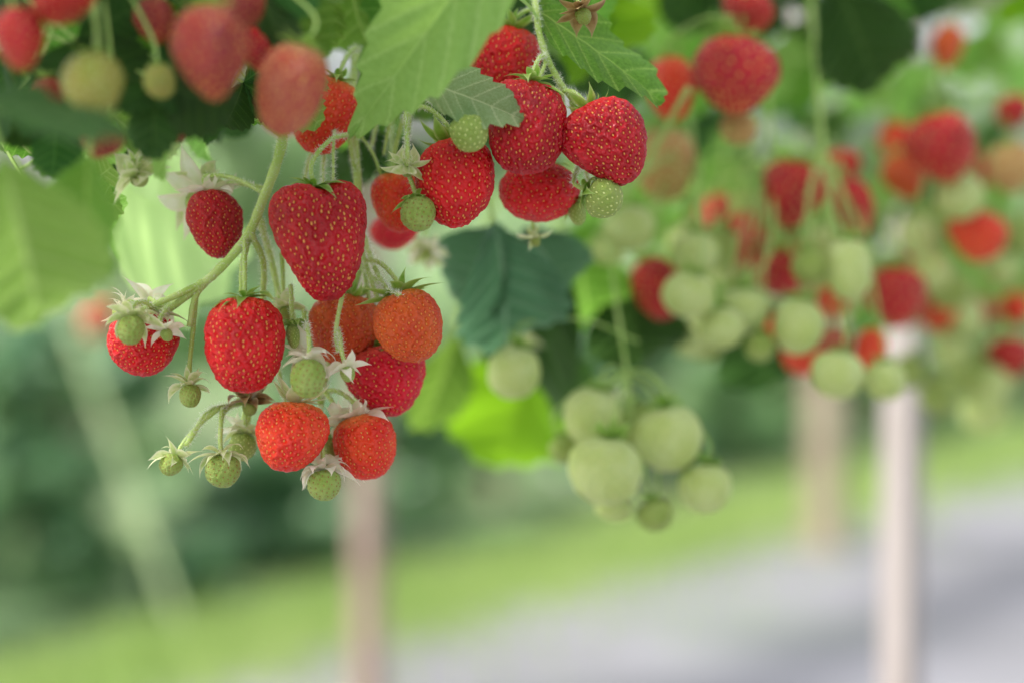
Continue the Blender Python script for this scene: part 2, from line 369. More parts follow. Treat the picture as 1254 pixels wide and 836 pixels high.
G=[
 dict(x=574,y=165,w=50,h=46,d=.775,a=.15,b=.4,c='green',node=(560,110,.80),sep='green',cs=.8,label='small hard green strawberry above the bright red one'),
 dict(x=741,y=243,w=52,h=44,d=.80,a=1.1,b=.3,c='green',node=(712,205,.825),label='small green strawberry beneath the flattened dark red one'),
 dict(x=707,y=262,w=24,h=30,d=.83,a=.1,b=.3,c='green',node=(700,215,.835),label='tiny green strawberry beside the wide red one'),
 dict(x=513,y=263,w=46,h=42,d=.79,a=.2,b=.5,c='green',sm='brown',node=(492,205,.80),label='small green strawberry overlapping the narrow orange-red one'),
 dict(x=378,y=464,w=46,h=48,d=.775,a=.05,b=.5,c='green',sm='brown',node=(372,400,.81),sep='white',cs=1.6,label='small green strawberry with cream sepals in front of the cluster centre'),
 dict(x=161,y=405,w=36,h=36,d=.775,a=.05,b=.6,c='green',sm='brown',node=(190,380,.80),sep='pale',cs=1.9,label='tiny green strawberry in front of the leftmost red one'),
 dict(x=359,y=412,w=18,h=30,d=.80,a=.1,b=.3,c='green',node=(356,350,.81),label='tiny narrow green fruitlet between the two large red strawberries'),
 dict(x=274,y=577,w=46,h=40,d=.80,a=.15,b=.2,c='green',sm='brown',node=(272,500,.81),sep='pale',cs=1.8,label='green fruitlet with drooping sepals at the bottom left of the cluster'),
 dict(x=398,y=594,w=44,h=38,d=.80,a=.1,b=.25,c='green',sm='brown',node=(392,500,.825),sep='white',cs=1.9,label='lowest green fruitlet under a flare of white sepals'),
 dict(x=402,y=552,w=32,h=34,d=.83,a=.3,b=.3,c='green',node=(390,480,.83),label='small green fruitlet between the two lowest orange-red strawberries'),
 dict(x=296,y=548,w=34,h=34,d=.82,a=-.2,b=.3,c='green',node=(310,470,.83),sep='pale',cs=1.7,label='tiny green fruitlet with pale sepals left of the light orange-red strawberry'),
]
for g in G: g['shape']='small'; g.setdefault('cs',1.2); g['sr']=.0009; g['hero']=True; strawberry(g)
flower(166,214,62,.765,.7,-.7,'pale spent flower pointing up and left below the blurred fruit',(205,188,.78),'pale',False,.25,1)
flower(246,240,74,.835,-.3,.8,'open white-petalled flower behind the small dark red strawberry',(322,230,.815),'white',True,.3,2)
flower(233,474,48,.80,.1,.3,'spent flower hanging on a thin stalk left of the large bright red strawberry',(240,365,.805),'pale',False,.42,2)
flower(214,560,50,.80,-.5,.4,'leftmost spent flower low under the cluster with reddish sepals',(268,500,.81),'pale',False,.4,4)
flower(424,452,46,.785,.3,.5,'cream star-shaped spent flower in front of the cluster',(412,400,.81),'white',False,.3,4)
flower(295,530,48,.825,-.1,.5,'pale spent flower beside the light orange-red strawberry',(318,450,.83),'white',False,.3,6)
flower(183,372,62,.81,-.2,-.6,'whitish spent flower on top of the leftmost red strawberry',(200,384,.806),'white',False,.25,8)
flower(150,378,46,.80,-.8,.2,'small whitish sepals at the left tip of the truss',(190,386,.804),'white',False,.25,6)
flower(202,406,38,.785,.5,.5,'cream sepals between the leftmost red strawberry and its stem',(205,378,.803),'white',False,.3,10)
flower(396,572,68,.815,.1,.5,'white papery flower above the lowest green fruitlet',(392,500,.825),'white',False,.25,10)
flower(498,203,50,.79,-.1,-.7,'bright green sepals of a young flower left of the bright red strawberry',(497,130,.81),'pale',False,.25,11)
flower(372,438,60,.805,-.2,.5,'pale spent flower above the small green strawberry',(372,380,.815),'white',False,.25,12)
flower(712,14,60,.80,.3,.3,'dried brown flower head at the top beside the stem',(690,-40,.80),'brown',False,.25,13)
flower(304,492,56,.815,.2,-.2,'brownish sepals just under the large bright red strawberry',(330,430,.83),'brown',False,.25,14)
flower(420,520,56,.82,.4,.6,'white papery sepals at the shoulder of the lowest right strawberry',(396,478,.83),'white',False,.25,6)
flower(655,290,34,.86,.1,.2,'soft pale bud below the wide red strawberry',(670,200,.85),'pale',False,.3,15)
flower(522,308,40,.93,.2,.8,'blurred white flower behind the front cluster, above the blue-green leaf',(530,200,.92),'white',True,.25,3)
flower(440,520,26,.86,.2,.8,'small blurred white petals behind the lowest strawberries',(430,440,.84),'white',False,.25,9)
flower(745,490,36,1.02,.2,.8,'blurred white flower on top of the low hanging bunch',(768,455,1.0),'white',True,.25,6)
flower(640,420,36,1.05,.2,.8,'blurred whitish sepals above the lone pale green strawberry',(680,330,1.05),'pale',False,.25,5)
flower(350,378,46,.825,.2,.4,'pale sepals of a spent flower between the two largest red strawberries',(345,310,.83),'pale',False,.3,5)

# ---------------------------------------------------------------- trusses
def truss(name,label,main,branches,r=.0017,mat=stem_m,hair=True,group=None):
    loc=P(*main[0]); e=empty(name,loc)
    L=sum((P(*main[i+1])-P(*main[i])).length for i in range(len(main)-1))
    obj('main_stalk',tube([P(*p)-loc for p in main],r,r*.75,mat,'main_stalk',hair=int(L*16000) if hair else 0,sides=12),e)
    for b in branches:
        Lb=sum((P(*b[i+1])-P(*b[i])).length for i in range(len(b)-1))
        obj('branch',tube([P(*p)-loc for p in b],r*.62,r*.52,mat,'branch',hair=int(Lb*10000) if hair else 0),e)
    tag(e,label,'stem',group)
truss('fruit_truss','thick pale green stem curving down to the leftmost red strawberry',[(362,60,.84),(350,130,.82),(343,185,.808),(322,245,.805),(300,293,.803),(255,342,.803),(186,392,.803)],
  [[(318,254,.805),(305,290,.806),(297,325,.80),(296,360,.797)],[(306,285,.803),(322,320,.81),(322,370,.82)],[(262,336,.803),(240,362,.803),(232,400,.802)],[(240,356,.803),(205,372,.804),(178,376,.806)],[(250,346,.803),(215,362,.80),(165,384,.795)]],r=.0023)
truss('fruit_truss','green stem running down behind the heart-shaped strawberry to the lower cluster',[(436,60,.86),(432,130,.845),(438,220,.835),(442,310,.832),(428,370,.834),(408,430,.84),(395,480,.835),(388,540,.83)],
  [[(442,305,.832),(452,335,.822),(462,365,.815)],[(441,300,.832),(425,340,.81),(412,400,.805),(414,430,.80)],[(398,470,.836),(370,430,.835),(358,380,.835)],[(440,325,.832),(468,350,.82),(478,358,.81)],[(445,290,.83),(460,330,.815),(475,355,.80),(490,362,.79)]],r=.0017)
truss('fruit_truss','slim stem dropping behind the large bright red strawberry to the lowest flowers',[(318,270,.815),(335,330,.835),(345,400,.84),(330,455,.838),(290,492,.82),(255,505,.81),(228,545,.80)],
  [[(290,492,.82),(272,510,.81),(270,560,.80)],[(338,440,.838),(345,470,.83),(350,490,.82)],[(270,500,.815),(300,495,.82),(300,520,.82)]],r=.0014)
truss('fruit_truss','thin green stem between the top strawberries of the right-hand trio',[(652,-40,.83),(656,10,.815),(664,55,.812),(682,95,.812),(705,128,.812)],[[(664,55,.812),(668,75,.81),(660,98,.805)],[(684,98,.812),(690,130,.825),(685,175,.835)],[(700,125,.812),(714,190,.826),(722,225,.815)]],r=.0015)
truss('fruit_truss','cluster of thin stems above the bright red strawberry with upturned sepals',[(500,20,.85),(503,80,.83),(502,130,.822),(497,190,.815)],[[(502,110,.824),(530,125,.81),(556,135,.795)],[(502,100,.83),(480,140,.835),(470,190,.84)],[(503,70,.835),(470,120,.85),(455,180,.86)]],r=.0013)
truss('fruit_truss','fine branching stems beside the drooping pale leaf',[(425,100,.84),(428,170,.83),(440,230,.84)],[[(427,140,.835),(400,180,.835),(395,225,.81)],[(425,110,.84),(410,160,.82),(408,220,.81)],[(427,150,.835),(455,185,.84),(470,225,.84)],[(427,130,.835),(385,180,.84),(372,225,.83)]],r=.0011,mat=stem_m)

# ---------------------------------------------------------------- blurred berries
rightn={'a':(850,190,1.10),'b':(950,200,1.14),'c':(1015,200,1.16),'d':(1060,250,1.2),'e':(1150,120,1.35),'f':(900,20,1.0),'h':(1200,330,1.5),'m':(768,455,1.0),'tl':(240,-60,.68),'tl2':(110,-60,.68)}
def cl(rows,node):
    for r in rows:
        x,y,w,h,c,lab,dd=r
        nd=rightn[node]; nd=(nd[0]+random.uniform(-15,15),min(nd[1],y-30)+random.uniform(-10,10) if y-nd[1]<30 else nd[1],nd[2])
        strawberry(dict(x=x,y=y,w=w,h=h,c=c,d=dd,a=random.uniform(-.35,.35),b=random.uniform(0,.4),node=nd,label=lab,sr=.0006,cs=.85,sep='green'))
cl([(258,68,96,122,'dim','large blurred brownish red strawberry in the near foreground, upper left',.65),
    (355,108,84,116,'blush','blurred salmon-pink strawberry next to the drooping pale leaf',.68),
    (296,12,60,60,'dim','blurred brownish strawberry cut by the top edge left of centre',.68)],'tl')
cl([(24,52,62,82,'deep','blurred red strawberry in the top left corner',.64),
    (114,102,76,76,'olive','blurred yellow-green strawberry in the near foreground, upper left',.65),
    (78,6,84,50,'deep','blurred red strawberry cut by the top edge near the left corner',.64),
    (122,172,60,48,'dim','blurred dull red strawberry below the yellow-green one',.69),
    (190,28,52,62,'dim','blurred brownish strawberry between the yellow-green and brownish red ones',.7),
    (318,62,46,60,'deep','blurred red strawberry squeezed between the brownish red and salmon ones',.71),
    (196,100,40,44,'olive','small blurred green strawberry left of the large brownish red one',.68),
    (214,158,40,40,'dim','small blurred red strawberry under the large brownish red one',.72),
    (60,118,44,44,'dim','small blurred dull strawberry between the corner red and the yellow-green one',.7)],'tl2')
rightn['bl']=(215,200,1.2)
cl([(212,326,40,46,'blush','faint blurred orange strawberry behind, left of the thick stem',1.7),(118,392,46,52,'blush','faint blurred orange-pink strawberry behind the left leaf',2.0)],'bl')
cl([(900,98,108,98,'deep','large blurred dark red strawberry at upper right of centre',1.0),
    (823,108,60,80,'orange','blurred orange strawberry left of the large dark red one',1.03),
    (903,158,48,40,'yellow','small blurred orange-green strawberry under the large dark red one',1.03),
    (918,18,66,50,'deep','blurred dark red strawberry cut by the top edge',1.04)],'f')
cl([(815,200,78,90,'yellow','blurred yellow-orange strawberry right of the flattened dark red one',1.1),
    (770,280,66,54,'pale','blurred pale green strawberry right of the small green one under the flattened dark red fruit',1.04),
    (745,306,42,38,'pale','small blurred pale strawberry at the left of the background cluster',1.04),
    (804,355,64,80,'deep','blurred crimson strawberry left of the pale unripe ones',1.06),
    (851,312,60,56,'pale','blurred pale green strawberry above another like it',1.04),
    (843,361,68,58,'pale','blurred pale green strawberry touching the crimson one',1.01),
    (770,386,50,46,'green','blurred dull green strawberry low left of the crimson one',1.1)],'a')
cl([(968,242,82,86,'deep','blurred dark red strawberry in the middle of the right-hand cluster',1.1),
    (960,335,82,56,'deep','blurred dark red strawberry deep between the pale ones',1.14),
    (912,380,62,56,'pale','blurred pale strawberry in the middle of the lower row',1.04),
    (885,402,54,50,'pale','blurred greenish-white strawberry low in the cluster, left',1.02),
    (931,425,38,36,'green','small blurred green strawberry below the lower row',1.03),
    (880,265,56,50,'deep','blurred dim red strawberry behind the stems',1.2),
    (915,255,40,50,'green','blurred green strawberry behind the upper stems',1.18)],'b')
cl([(1046,258,48,78,'deep','narrow blurred dark red strawberry right of the middle one',1.12),
    (1028,208,52,44,'red','blurred red strawberry above the narrow dark red one',1.18),
    (978,400,66,70,'pale','blurred large pale strawberry with green sepals, lower right cluster',1.03),
    (993,326,46,40,'green','small blurred green strawberry with spread sepals',1.03),
    (1040,330,58,78,'pale','tall blurred pale strawberry right of the small green one',1.03),
    (1026,458,66,60,'pale','blurred pale strawberry hanging lowest in the right cluster',1.02),
    (1084,466,52,48,'pale','blurred pale strawberry beside the white post, low right',1.04),
    (985,432,62,56,'orange','blurred orange-red strawberry low behind the pale ones',1.12),
    (1067,428,40,54,'orange','narrow blurred orange-red strawberry near the white post',1.1),
    (1022,422,40,40,'blush','small blurred orange strawberry between two pale ones',1.1),
    (1020,372,40,40,'orange','small blurred orange strawberry above the lowest row',1.16)],'c')
cl([(1096,366,76,76,'deep','blurred crimson strawberry above the white post',1.14),
    (1125,290,46,54,'pale','blurred pale strawberry above and right of the crimson one',1.2),
    (1142,330,50,50,'pale','blurred pale strawberry right of the crimson one',1.2),
    (1108,218,52,62,'tan','blurred brown-orange strawberry left of the dark red one on the right',1.2),
    (1166,356,52,48,'green','blurred green strawberry right of the white post top',1.25),
    (1112,455,44,44,'green','blurred green strawberry overlapping the white post',1.26),
    (1150,488,48,44,'green','blurred green strawberry hanging right of the white post',1.28)],'d')
cl([(1154,184,88,88,'deep','blurred dark red strawberry near the right edge, upper part',1.14),
    (1175,240,60,58,'pale','blurred pale strawberry under the dark red one near the right edge',1.16),
    (1198,294,74,58,'orange','blurred orange-red strawberry near the right edge',1.18),
    (1240,140,44,42,'deep','blurred red strawberry at the upper right edge',1.26),
    (1240,205,60,62,'yellow','blurred yellow-green strawberry at the right edge',1.24),
    (1160,60,40,60,'tan','blurred brown-orange strawberry high near the right corner',1.26)],'e')
cl([(1206,502,58,54,'pale','blurred pale green strawberry lowest near the right edge',1.33),
    (1236,440,60,52,'deep','blurred red strawberry low at the right edge',1.33),
    (1196,384,62,40,'blush','blurred pinkish strawberry at the right edge, middle height',1.34),
    (1244,380,40,40,'orange','blurred orange-red strawberry at the right edge above the low red one',1.34),
    (1180,440,44,44,'green','blurred green strawberry left of the low red one at the edge',1.34),
    (1225,330,44,44,'pale','blurred pale strawberry under the orange-red one at the edge',1.34),
    (1165,395,36,36,'orange','small blurred orange strawberry between post and right edge',1.34)],'h')
fr_=random.Random(21)
def fill(n,xr,yr,cols,dx,lab,grp):
    for i in range(n):
        x=fr_.uniform(*xr); y=fr_.uniform(*yr); d=dx(x)*fr_.uniform(1.03,1.1); w=fr_.uniform(40,56)
        strawberry(dict(x=x,y=y,w=w,h=w*fr_.uniform(.9,1.1),c=fr_.choice(cols),d=d,a=fr_.uniform(-.4,.4),b=fr_.uniform(0,.4),node=(x+fr_.uniform(-15,15),y-fr_.uniform(60,110),d*1.02),label=lab,group=grp,sr=.0006,cs=.8,sep='green'))
dline=lambda x:1.04+max(0,(x-800))/450*.24
fill(18,(800,1060),(290,430),['pale','green','pale'],dline,'blurred pale green strawberry packed among the others in the right-hand cluster','pale fruit filling the right-hand cluster')
fill(14,(1100,1250),(240,480),['pale','green'],dline,'blurred pale green strawberry packed near the right edge','pale fruit filling the right edge')
fill(9,(860,1230),(170,400),['deep','orange','deep'],dline,'blurred red strawberry half hidden deep in the right-hand fruit','red fruit deep in the right-hand clusters')
cl([(630,456,66,66,'pale','lone blurred pale green strawberry in front of the lime leaf',.97),
    (725,510,72,72,'pale','blurred pale green strawberry at top left of the low hanging bunch',.97),
    (741,575,92,84,'pale','largest blurred pale green strawberry in the low hanging bunch',.94),
    (819,536,86,82,'pale','blurred yellowish-green strawberry at top right of the low hanging bunch',.97),
    (864,597,66,62,'pale','blurred pale green strawberry at the right end of the low hanging bunch',.97),
    (778,520,60,56,'green','blurred green strawberry in the gap at the top of the low hanging bunch',1.0),
    (803,630,46,40,'green','small blurred green strawberry at the bottom of the low hanging bunch',.96),
    (692,550,40,36,'green','small blurred green strawberry at the left of the low hanging bunch',.99),
    (752,622,48,32,'pale','flat blurred pale fruitlet under the largest pale one',.96)],'m')
truss('fruit_truss','blurred pale stem of the low hanging bunch',[(742,250,1.05),(752,350,1.02),(768,455,1.0),(775,500,.99)],[[(768,455,1.0),(735,470,1.0),(700,520,1.0)],[(770,460,1.0),(800,490,.99),(806,600,.98)]],r=.0011,mat=stem_b,hair=False)
truss('fruit_truss','long blurred green stem down the middle of the right-hand cluster',[(990,-40,1.12),(998,60,1.1),(1008,180,1.08),(1024,290,1.05)],[[(1008,180,1.08),(990,240,1.06),(994,310,1.04)],[(1010,190,1.08),(1040,250,1.08),(1075,330,1.12)]],r=.0017,mat=stem_b,hair=False)
truss('fruit_truss','blurred stems left in the right-hand cluster above the dark red fruit',[(940,100,1.12),(945,200,1.1),(945,300,1.08),(915,350,1.08)],[[(945,230,1.1),(900,260,1.08),(850,290,1.08)],[(945,260,1.1),(975,320,1.08),(980,365,1.07)],[(945,210,1.1),(880,220,1.1),(855,260,1.08)]],r=.0014,mat=stem_b,hair=False)
truss('fruit_truss','blurred stem left of centre in the right-hand cluster, below the yellow-orange fruit',[(830,60,1.15),(850,190,1.1),(845,260,1.08),(790,300,1.08)],[[(850,190,1.1),(875,260,1.07),(885,370,1.06)],[(845,240,1.08),(780,260,1.06),(772,262,1.06)]],r=.0012,mat=stem_b,hair=False)
truss('fruit_truss','blurred green stem near the right edge',[(1165,-20,1.4),(1150,120,1.35),(1130,250,1.28),(1125,300,1.24)],[[(1150,120,1.35),(1190,220,1.3),(1198,270,1.25)],[(1140,200,1.32),(1100,260,1.24),(1096,330,1.2)]],r=.0014,mat=stem_b,hair=False)
truss('fruit_truss','blurred green stem hanging at the right edge',[(1230,100,1.5),(1210,250,1.42),(1200,330,1.38),(1206,480,1.37)],[[(1200,330,1.38),(1235,380,1.37),(1238,415,1.37)]],r=.0014,mat=stem_b,hair=False)

# ---------------------------------------------------------------- leaves
def leaflet(name,seed,L=1,W=.8,fold=.25,curl=.8,wav=.03,k=9,tooth=.13,ex=(1.25,.72),pl=.018):
    rr=random.Random(seed); n=k*6; m=9; V=[];Fc=[];UV=[]
    ph=[rr.uniform(0,6.28) for _ in range(4)]
    for side in (-1,1):
        i0=len(V)
        for i in range(n+1):
            s=i/n; my=s-.2*math.sin(math.pi*s)
            f=max(0,math.sin(math.pi*s**ex[0]))**ex[1]
            fr=(k*s)%1; tri=1-abs(2*fr-1)
            bx=.5*W*f; by=s
            for j in range(m+1):
                t=j/m; tt=t**3
                x=(bx*t)*(1+tooth*tri*tt); y=my+(by-my)*t+.35*tooth*tri*tt*(1 if s<.97 else 0)
                z=pl*abs(2*fr-1)*math.sin(math.pi*min(1,t*.9+.05))+fold*x*(1-.5*s)
                z+=wav*t*(math.sin(s*9+ph[0]+side)+.6*math.sin(s*17+ph[1]*side))
                c=curl if abs(curl)>1e-3 else 1e-3
                yy=math.sin(c*y)/c; zz=-(1-math.cos(c*y))/c
                yy+=z*math.sin(c*y); zz+=z*math.cos(c*y)
                V.append((side*x*L,yy*L,zz*L)); UV.append((s,t))
        w=m+1
        for i in range(n):
            for j in range(m):
                a=i0+i*w+j; q=(a,a+1,a+w+1,a+w)
                Fc.append(q if side>0 else q[::-1])
    return mesh(name,V,Fc,[LM['mid']],uv=UV)
LF=[leaflet('leaflet',s,W=[.78,.85,.72,.8][s%4],fold=[.2,.5,.1,.35][s%4],curl=[.6,1.1,.2,1.4][s%4],wav=[.02,.035,.03,.04][s%4]) for s in range(4)]
LF.append(leaflet('leaflet_long',9,W=.25,fold=.6,curl=.6,wav=.018,tooth=.10,ex=(.8,1.0),pl=.012))
LF.append(leaflet('leaflet_round',11,W=.95,fold=.3,curl=.6,wav=.05,tooth=.10))
LF.append(leaflet('leaflet_crinkled',12,W=.95,fold=.35,curl=.8,wav=.045,tooth=.12,pl=.045))
STK=tube([(0,0,0),(0,-.4,-.03),(0,-.9,.1),(0,-1.4,.45)],.016,.02,stem_b,'leaf_stalk')
def qframe(ydir,nrm):
    y=ydir.normalized(); z=(nrm-y*nrm.dot(y)).normalized(); x=y.cross(z)
    return Matrix((x,y,z)).transposed().to_quaternion()
def leaf1(b,t,nrm,mat,label,k=0,wid=1,stalk=True,group=None,tri=False):
    pb=P(*b); pt=P(*t); q=qframe(pt-pb,Vector(nrm)); L=(pt-pb).length*1.08
    e=empty('strawberry_leaf',pb,q)
    o=obj('leaflet',LF[k],e,(0,0,0),None,(L*wid,L,L)); setm(o,[LM[mat]])
    if tri:
        for s in (-1,1):
            o=obj('leaflet',LF[(k+1)%4],e,(0,0,0),Quaternion((0,0,1),s*1.25)@Quaternion((0,1,0),s*.2),(L*.9*wid,L*.9,L*.9)); setm(o,[LM[mat]])
    if stalk: obj('leaf_stalk',STK,e,(0,0,0),None,(L*.9,L,L))
    tag(e,label,'leaf',group); return e
leaf1((690,-190,.69),(406,196,.735),(.3,-.85,.3),'pale','large drooping pale green leaf hanging over the top centre',4,1.0)
leaf1((545,-60,.85),(455,45,.85),(.1,-.6,.8),'mid','green leaf behind the drooping pale leaf at the top',1,1.1)
leaf1((492,92,.78),(632,134,.775),(.05,-.8,.6),'grey','grey-green toothed leaf edge above the small hard green strawberry',2,.7,False)
leaf1((620,-10,.82),(808,102,.82),(-.35,-.45,.9),'mid','green toothed leaf sloping right above the dark red strawberries',2,.62)
leaf1((430,-60,.87),(420,90,.87),(-.4,-.9,.2),'mid','dark green leaf above the orange-red strawberry at the top',3,.8)
leaf1((100,170,.92),(195,320,1.02),(-.4,-.8,.4),'soft','blurred grey-green toothed leaf left of the small dark red strawberry',6,.9)
leaf1((0,190,.60),(60,390,.60),(.1,-.7,.7),'soft','large blurred light green leaf drooping at the left edge',6,.85)
leaf1((110,180,.66),(90,330,.66),(-.4,-.7,.6),'mid','blurred green leaf right of the large drooping one at the left edge',5,.8)
leaf1((-60,120,.58),(150,150,.60),(0,-.5,.9),'dark','dark blurred leaf at the upper left edge',2,.8)
leaf1((605,272,.95),(640,432,.96),(.1,-.75,.65),'blue','blue-green glossy leaf below the bright red strawberry',6,.85)
leaf1((620,275,.96),(548,372,.97),(.2,-.75,.65),'blue','blue-green leaf lobe left of the glossy leaf',6,.9,False)
leaf1((640,280,.97),(715,360,.98),(-.2,-.75,.65),'blue','shaded blue-green leaf lobe right of the glossy leaf',6,.8,False)
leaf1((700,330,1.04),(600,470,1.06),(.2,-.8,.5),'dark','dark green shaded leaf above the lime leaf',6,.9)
leaf1((655,400,1.14),(618,572,1.14),(.1,-.9,.15),'lime','lime green leaf lit from behind above the low hanging bunch',5,1.05)
leaf1((560,400,1.10),(530,530,1.10),(.4,-.7,.2),'mid','mid green leaf left of the lime leaf',0,.7)
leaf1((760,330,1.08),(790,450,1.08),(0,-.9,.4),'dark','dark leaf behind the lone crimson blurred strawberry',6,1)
leaf1((700,300,1.05),(740,400,1.06),(.3,-.8,.4),'mid','dark leaf right of the blue-green glossy leaf',6,1)
leaf1((740,270,1.08),(700,350,1.1),(.1,-.8,.5),'mid','green leaf joining the glossy leaf to the right-hand canopy',6,1)
leaf1((670,430,1.08),(720,500,1.08),(.3,-.8,.4),'dark','dark leaf between the lime leaf and the low hanging bunch',1,1)
leaf1((930,370,1.18),(950,478,1.18),(0,-.9,.4),'dark','dark leaf under the right-hand fruit cluster',6,1.2)
leaf1((1020,-30,1.08),(1080,105,1.08),(-.3,-.8,.5),'dark','dark blurred leaf at the top right of centre',6,.8)
leaf1((700,-20,.93),(770,95,.95),(-.3,-.8,.5),'lime','yellow-green leaf behind the dried flower head',1,1)
def canopy(n,xr,yr,dr,mats,label,group,size=.055,seed=1):
    rr=random.Random(seed)
    for i in range(n):
        x=rr.uniform(*xr);y=rr.uniform(*yr);d=rr.uniform(*dr)+max(0,x-800)/450*.25
        pb=P(x,y,d)
        tipd=Vector((rr.uniform(-.8,.8),rr.uniform(-.7,.2),rr.uniform(-1,-.1)))
        nr=Vector((rr.uniform(-.9,.5),rr.uniform(-1,-.1),rr.uniform(.1,1)))
        q=qframe(tipd,nr); L=size*rr.uniform(.7,1.25)
        e=empty('strawberry_leaf',pb,q); mt=rr.choice(mats); k=rr.randrange(4)
        for s,sc_ in ((0,1),(-1,.9),(1,.9)):
            o=obj('leaflet',LF[(k+abs(s))%4],e,(0,0,0),Quaternion((0,0,1),s*1.25)@Quaternion((0,1,0),s*.25),L*sc_); setm(o,[LM[mt]])
        obj('leaf_stalk',STK,e,(0,0,0),None,L*1.2)
        tag(e,label,'leaf',group)
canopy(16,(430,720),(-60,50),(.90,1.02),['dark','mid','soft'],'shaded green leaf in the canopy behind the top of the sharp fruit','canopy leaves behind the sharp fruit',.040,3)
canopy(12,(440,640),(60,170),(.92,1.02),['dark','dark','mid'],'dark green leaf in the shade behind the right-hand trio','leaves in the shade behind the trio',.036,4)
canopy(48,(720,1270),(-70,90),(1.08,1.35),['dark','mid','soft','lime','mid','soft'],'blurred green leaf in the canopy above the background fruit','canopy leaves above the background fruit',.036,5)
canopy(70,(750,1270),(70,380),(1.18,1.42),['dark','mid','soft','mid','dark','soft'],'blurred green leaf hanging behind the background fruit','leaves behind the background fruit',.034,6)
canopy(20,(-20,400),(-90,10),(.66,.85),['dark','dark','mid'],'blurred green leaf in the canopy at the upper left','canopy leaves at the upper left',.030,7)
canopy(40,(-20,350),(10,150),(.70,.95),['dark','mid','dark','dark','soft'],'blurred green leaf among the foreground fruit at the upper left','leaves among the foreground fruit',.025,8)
canopy(5,(0,110),(215,290),(.75,.95),['soft','mid'],'blurred green leaf hanging at the left edge behind the large one','leaves at the left edge',.035,9)

# ---------------------------------------------------------------- setting in row coordinates
u=Vector((.587,.81,0)).normalized(); nn=Vector((-u.y,u.x,0))
def G2(t,n,z=0): return u*t+nn*n+Vector((0,0,z))
def sheet(name,t0,t1,n0,n1,z,mat,wob=0):
    N=120;V=[];Fc=[]
    for i in range(N+1):
        t=t0+(t1-t0)*i/N; a=wob*math.sin(t*2.3)+wob*.6*math.sin(t*5.1+1)
        V+= [G2(t,n0+a,z),G2(t,n1+a*.8,z)]
    for i in range(N): Fc.append((2*i,2*i+1,2*i+3,2*i+2))
    return tag(obj(name,mesh(name,V,Fc,[mat],smooth=False)),None,None,kind='structure')
def ground_mat(name,a,b,c3,scale,rough=.9):
    m,n,l,p,o=nt(name); tc=n.new('ShaderNodeTexCoord')
    c=mixc(n,l,mrange(n,l,noise(n,l,tc.outputs['Object'],scale,6),.4,.6),a,b)
    c=mixc(n,l,mrange(n,l,noise(n,l,tc.outputs['Object'],scale*.45,4),.5,.64),c,c3)
    l.new(c,p.inputs['Base Color']); p.inputs['Roughness'].default_value=rough
    bp=n.new('ShaderNodeBump'); bp.inputs['Strength'].default_value=.4; l.new(noise(n,l,tc.outputs['Object'],40,5),bp.inputs['Height']); l.new(bp.outputs[0],p.inputs['Normal'])
    return m
gm=ground_mat('meadow_ground',(.10,.18,.07),(.18,.26,.10),(.14,.12,.08),.9)
V=[(-400,-400,0),(400,-400,0),(400,400,0),(-400,400,0)]
tag(obj('ground',mesh('ground',V,[(0,1,2,3)],[gm],smooth=False)),None,None,kind='structure')
sheet('path',-12,60,-5.5,3.0,.004,ground_mat('grey_path_fabric',(.20,.197,.21),(.245,.24,.26),(.20,.22,.19),1.3),.04)
sheet('grass_verge',-12,60,2.98,3.5,.008,ground_mat('verge_turf',(.24,.34,.11),(.32,.41,.16),(.2,.3,.11),3),.05)
gr=random.Random(5); V=[];Fc=[]
for i in range(32000):
    t=gr.uniform(1,20)if i%3 else gr.uniform(2,9); n=gr.gauss(3.22,.14) if i%7 else 3.1-abs(gr.gauss(0,.25))
    n=min(3.6,max(2.3,n))
    p=G2(t,n,.008); h=gr.uniform(.03,.08); a=gr.uniform(0,6.28); w=Vector((math.cos(a),math.sin(a),0))*.005; ln=Vector((gr.uniform(-.03,.03),gr.uniform(-.03,.03),h))
    i0=len(V); V+=[p-w,p+w,p+ln]; Fc.append((i0,i0+1,i0+2))
gb=plain('grass_blade',(.30,.42,.12),.6,(.42,.52,.20),3,trans=.35)
tag(obj('grass',mesh('grass',V,Fc,[gb],smooth=False)),'short light green grass along the verge between path and shrubs','grass',kind='stuff')

# foliage clouds
def fol_mat(name,a,b,tr=.3):
    m,n,l,p,o=nt(name); tc=n.new('ShaderNodeTexCoord')
    c=mixc(n,l,mrange(n,l,noise(n,l,tc.outputs['Object'],4.5,4),.40,.60),a,b)
    l.new(c,p.inputs['Base Color']); p.inputs['Roughness'].default_value=.32
    tn=n.new('ShaderNodeBsdfTranslucent'); l.new(mixc(n,l,.5,c,(.5,.65,.3)),tn.inputs[0]); mx=n.new('ShaderNodeMixShader'); mx.inputs[0].default_value=tr
    l.new(p.outputs[0],mx.inputs[1]); l.new(tn.outputs[0],mx.inputs[2]); l.new(mx.outputs[0],o.inputs[0])
    return m
FM={'dark':fol_mat('shrub_dark_green',(.045,.15,.06),(.20,.36,.16),.22),'mid':fol_mat('shrub_mid_green',(.10,.25,.08),(.30,.46,.20)),'light':fol_mat('tree_haze_tinted_green',(.28,.46,.22),(.60,.72,.46),.45),'plant':fol_mat('row_plant_haze_tinted_green',(.20,.38,.13),(.46,.60,.32),.45)}  # veiling haze is put into the light and plant greens as paleness
bark=plain('bark_brown',(.16,.12,.09),.9,(.26,.2,.15),8)
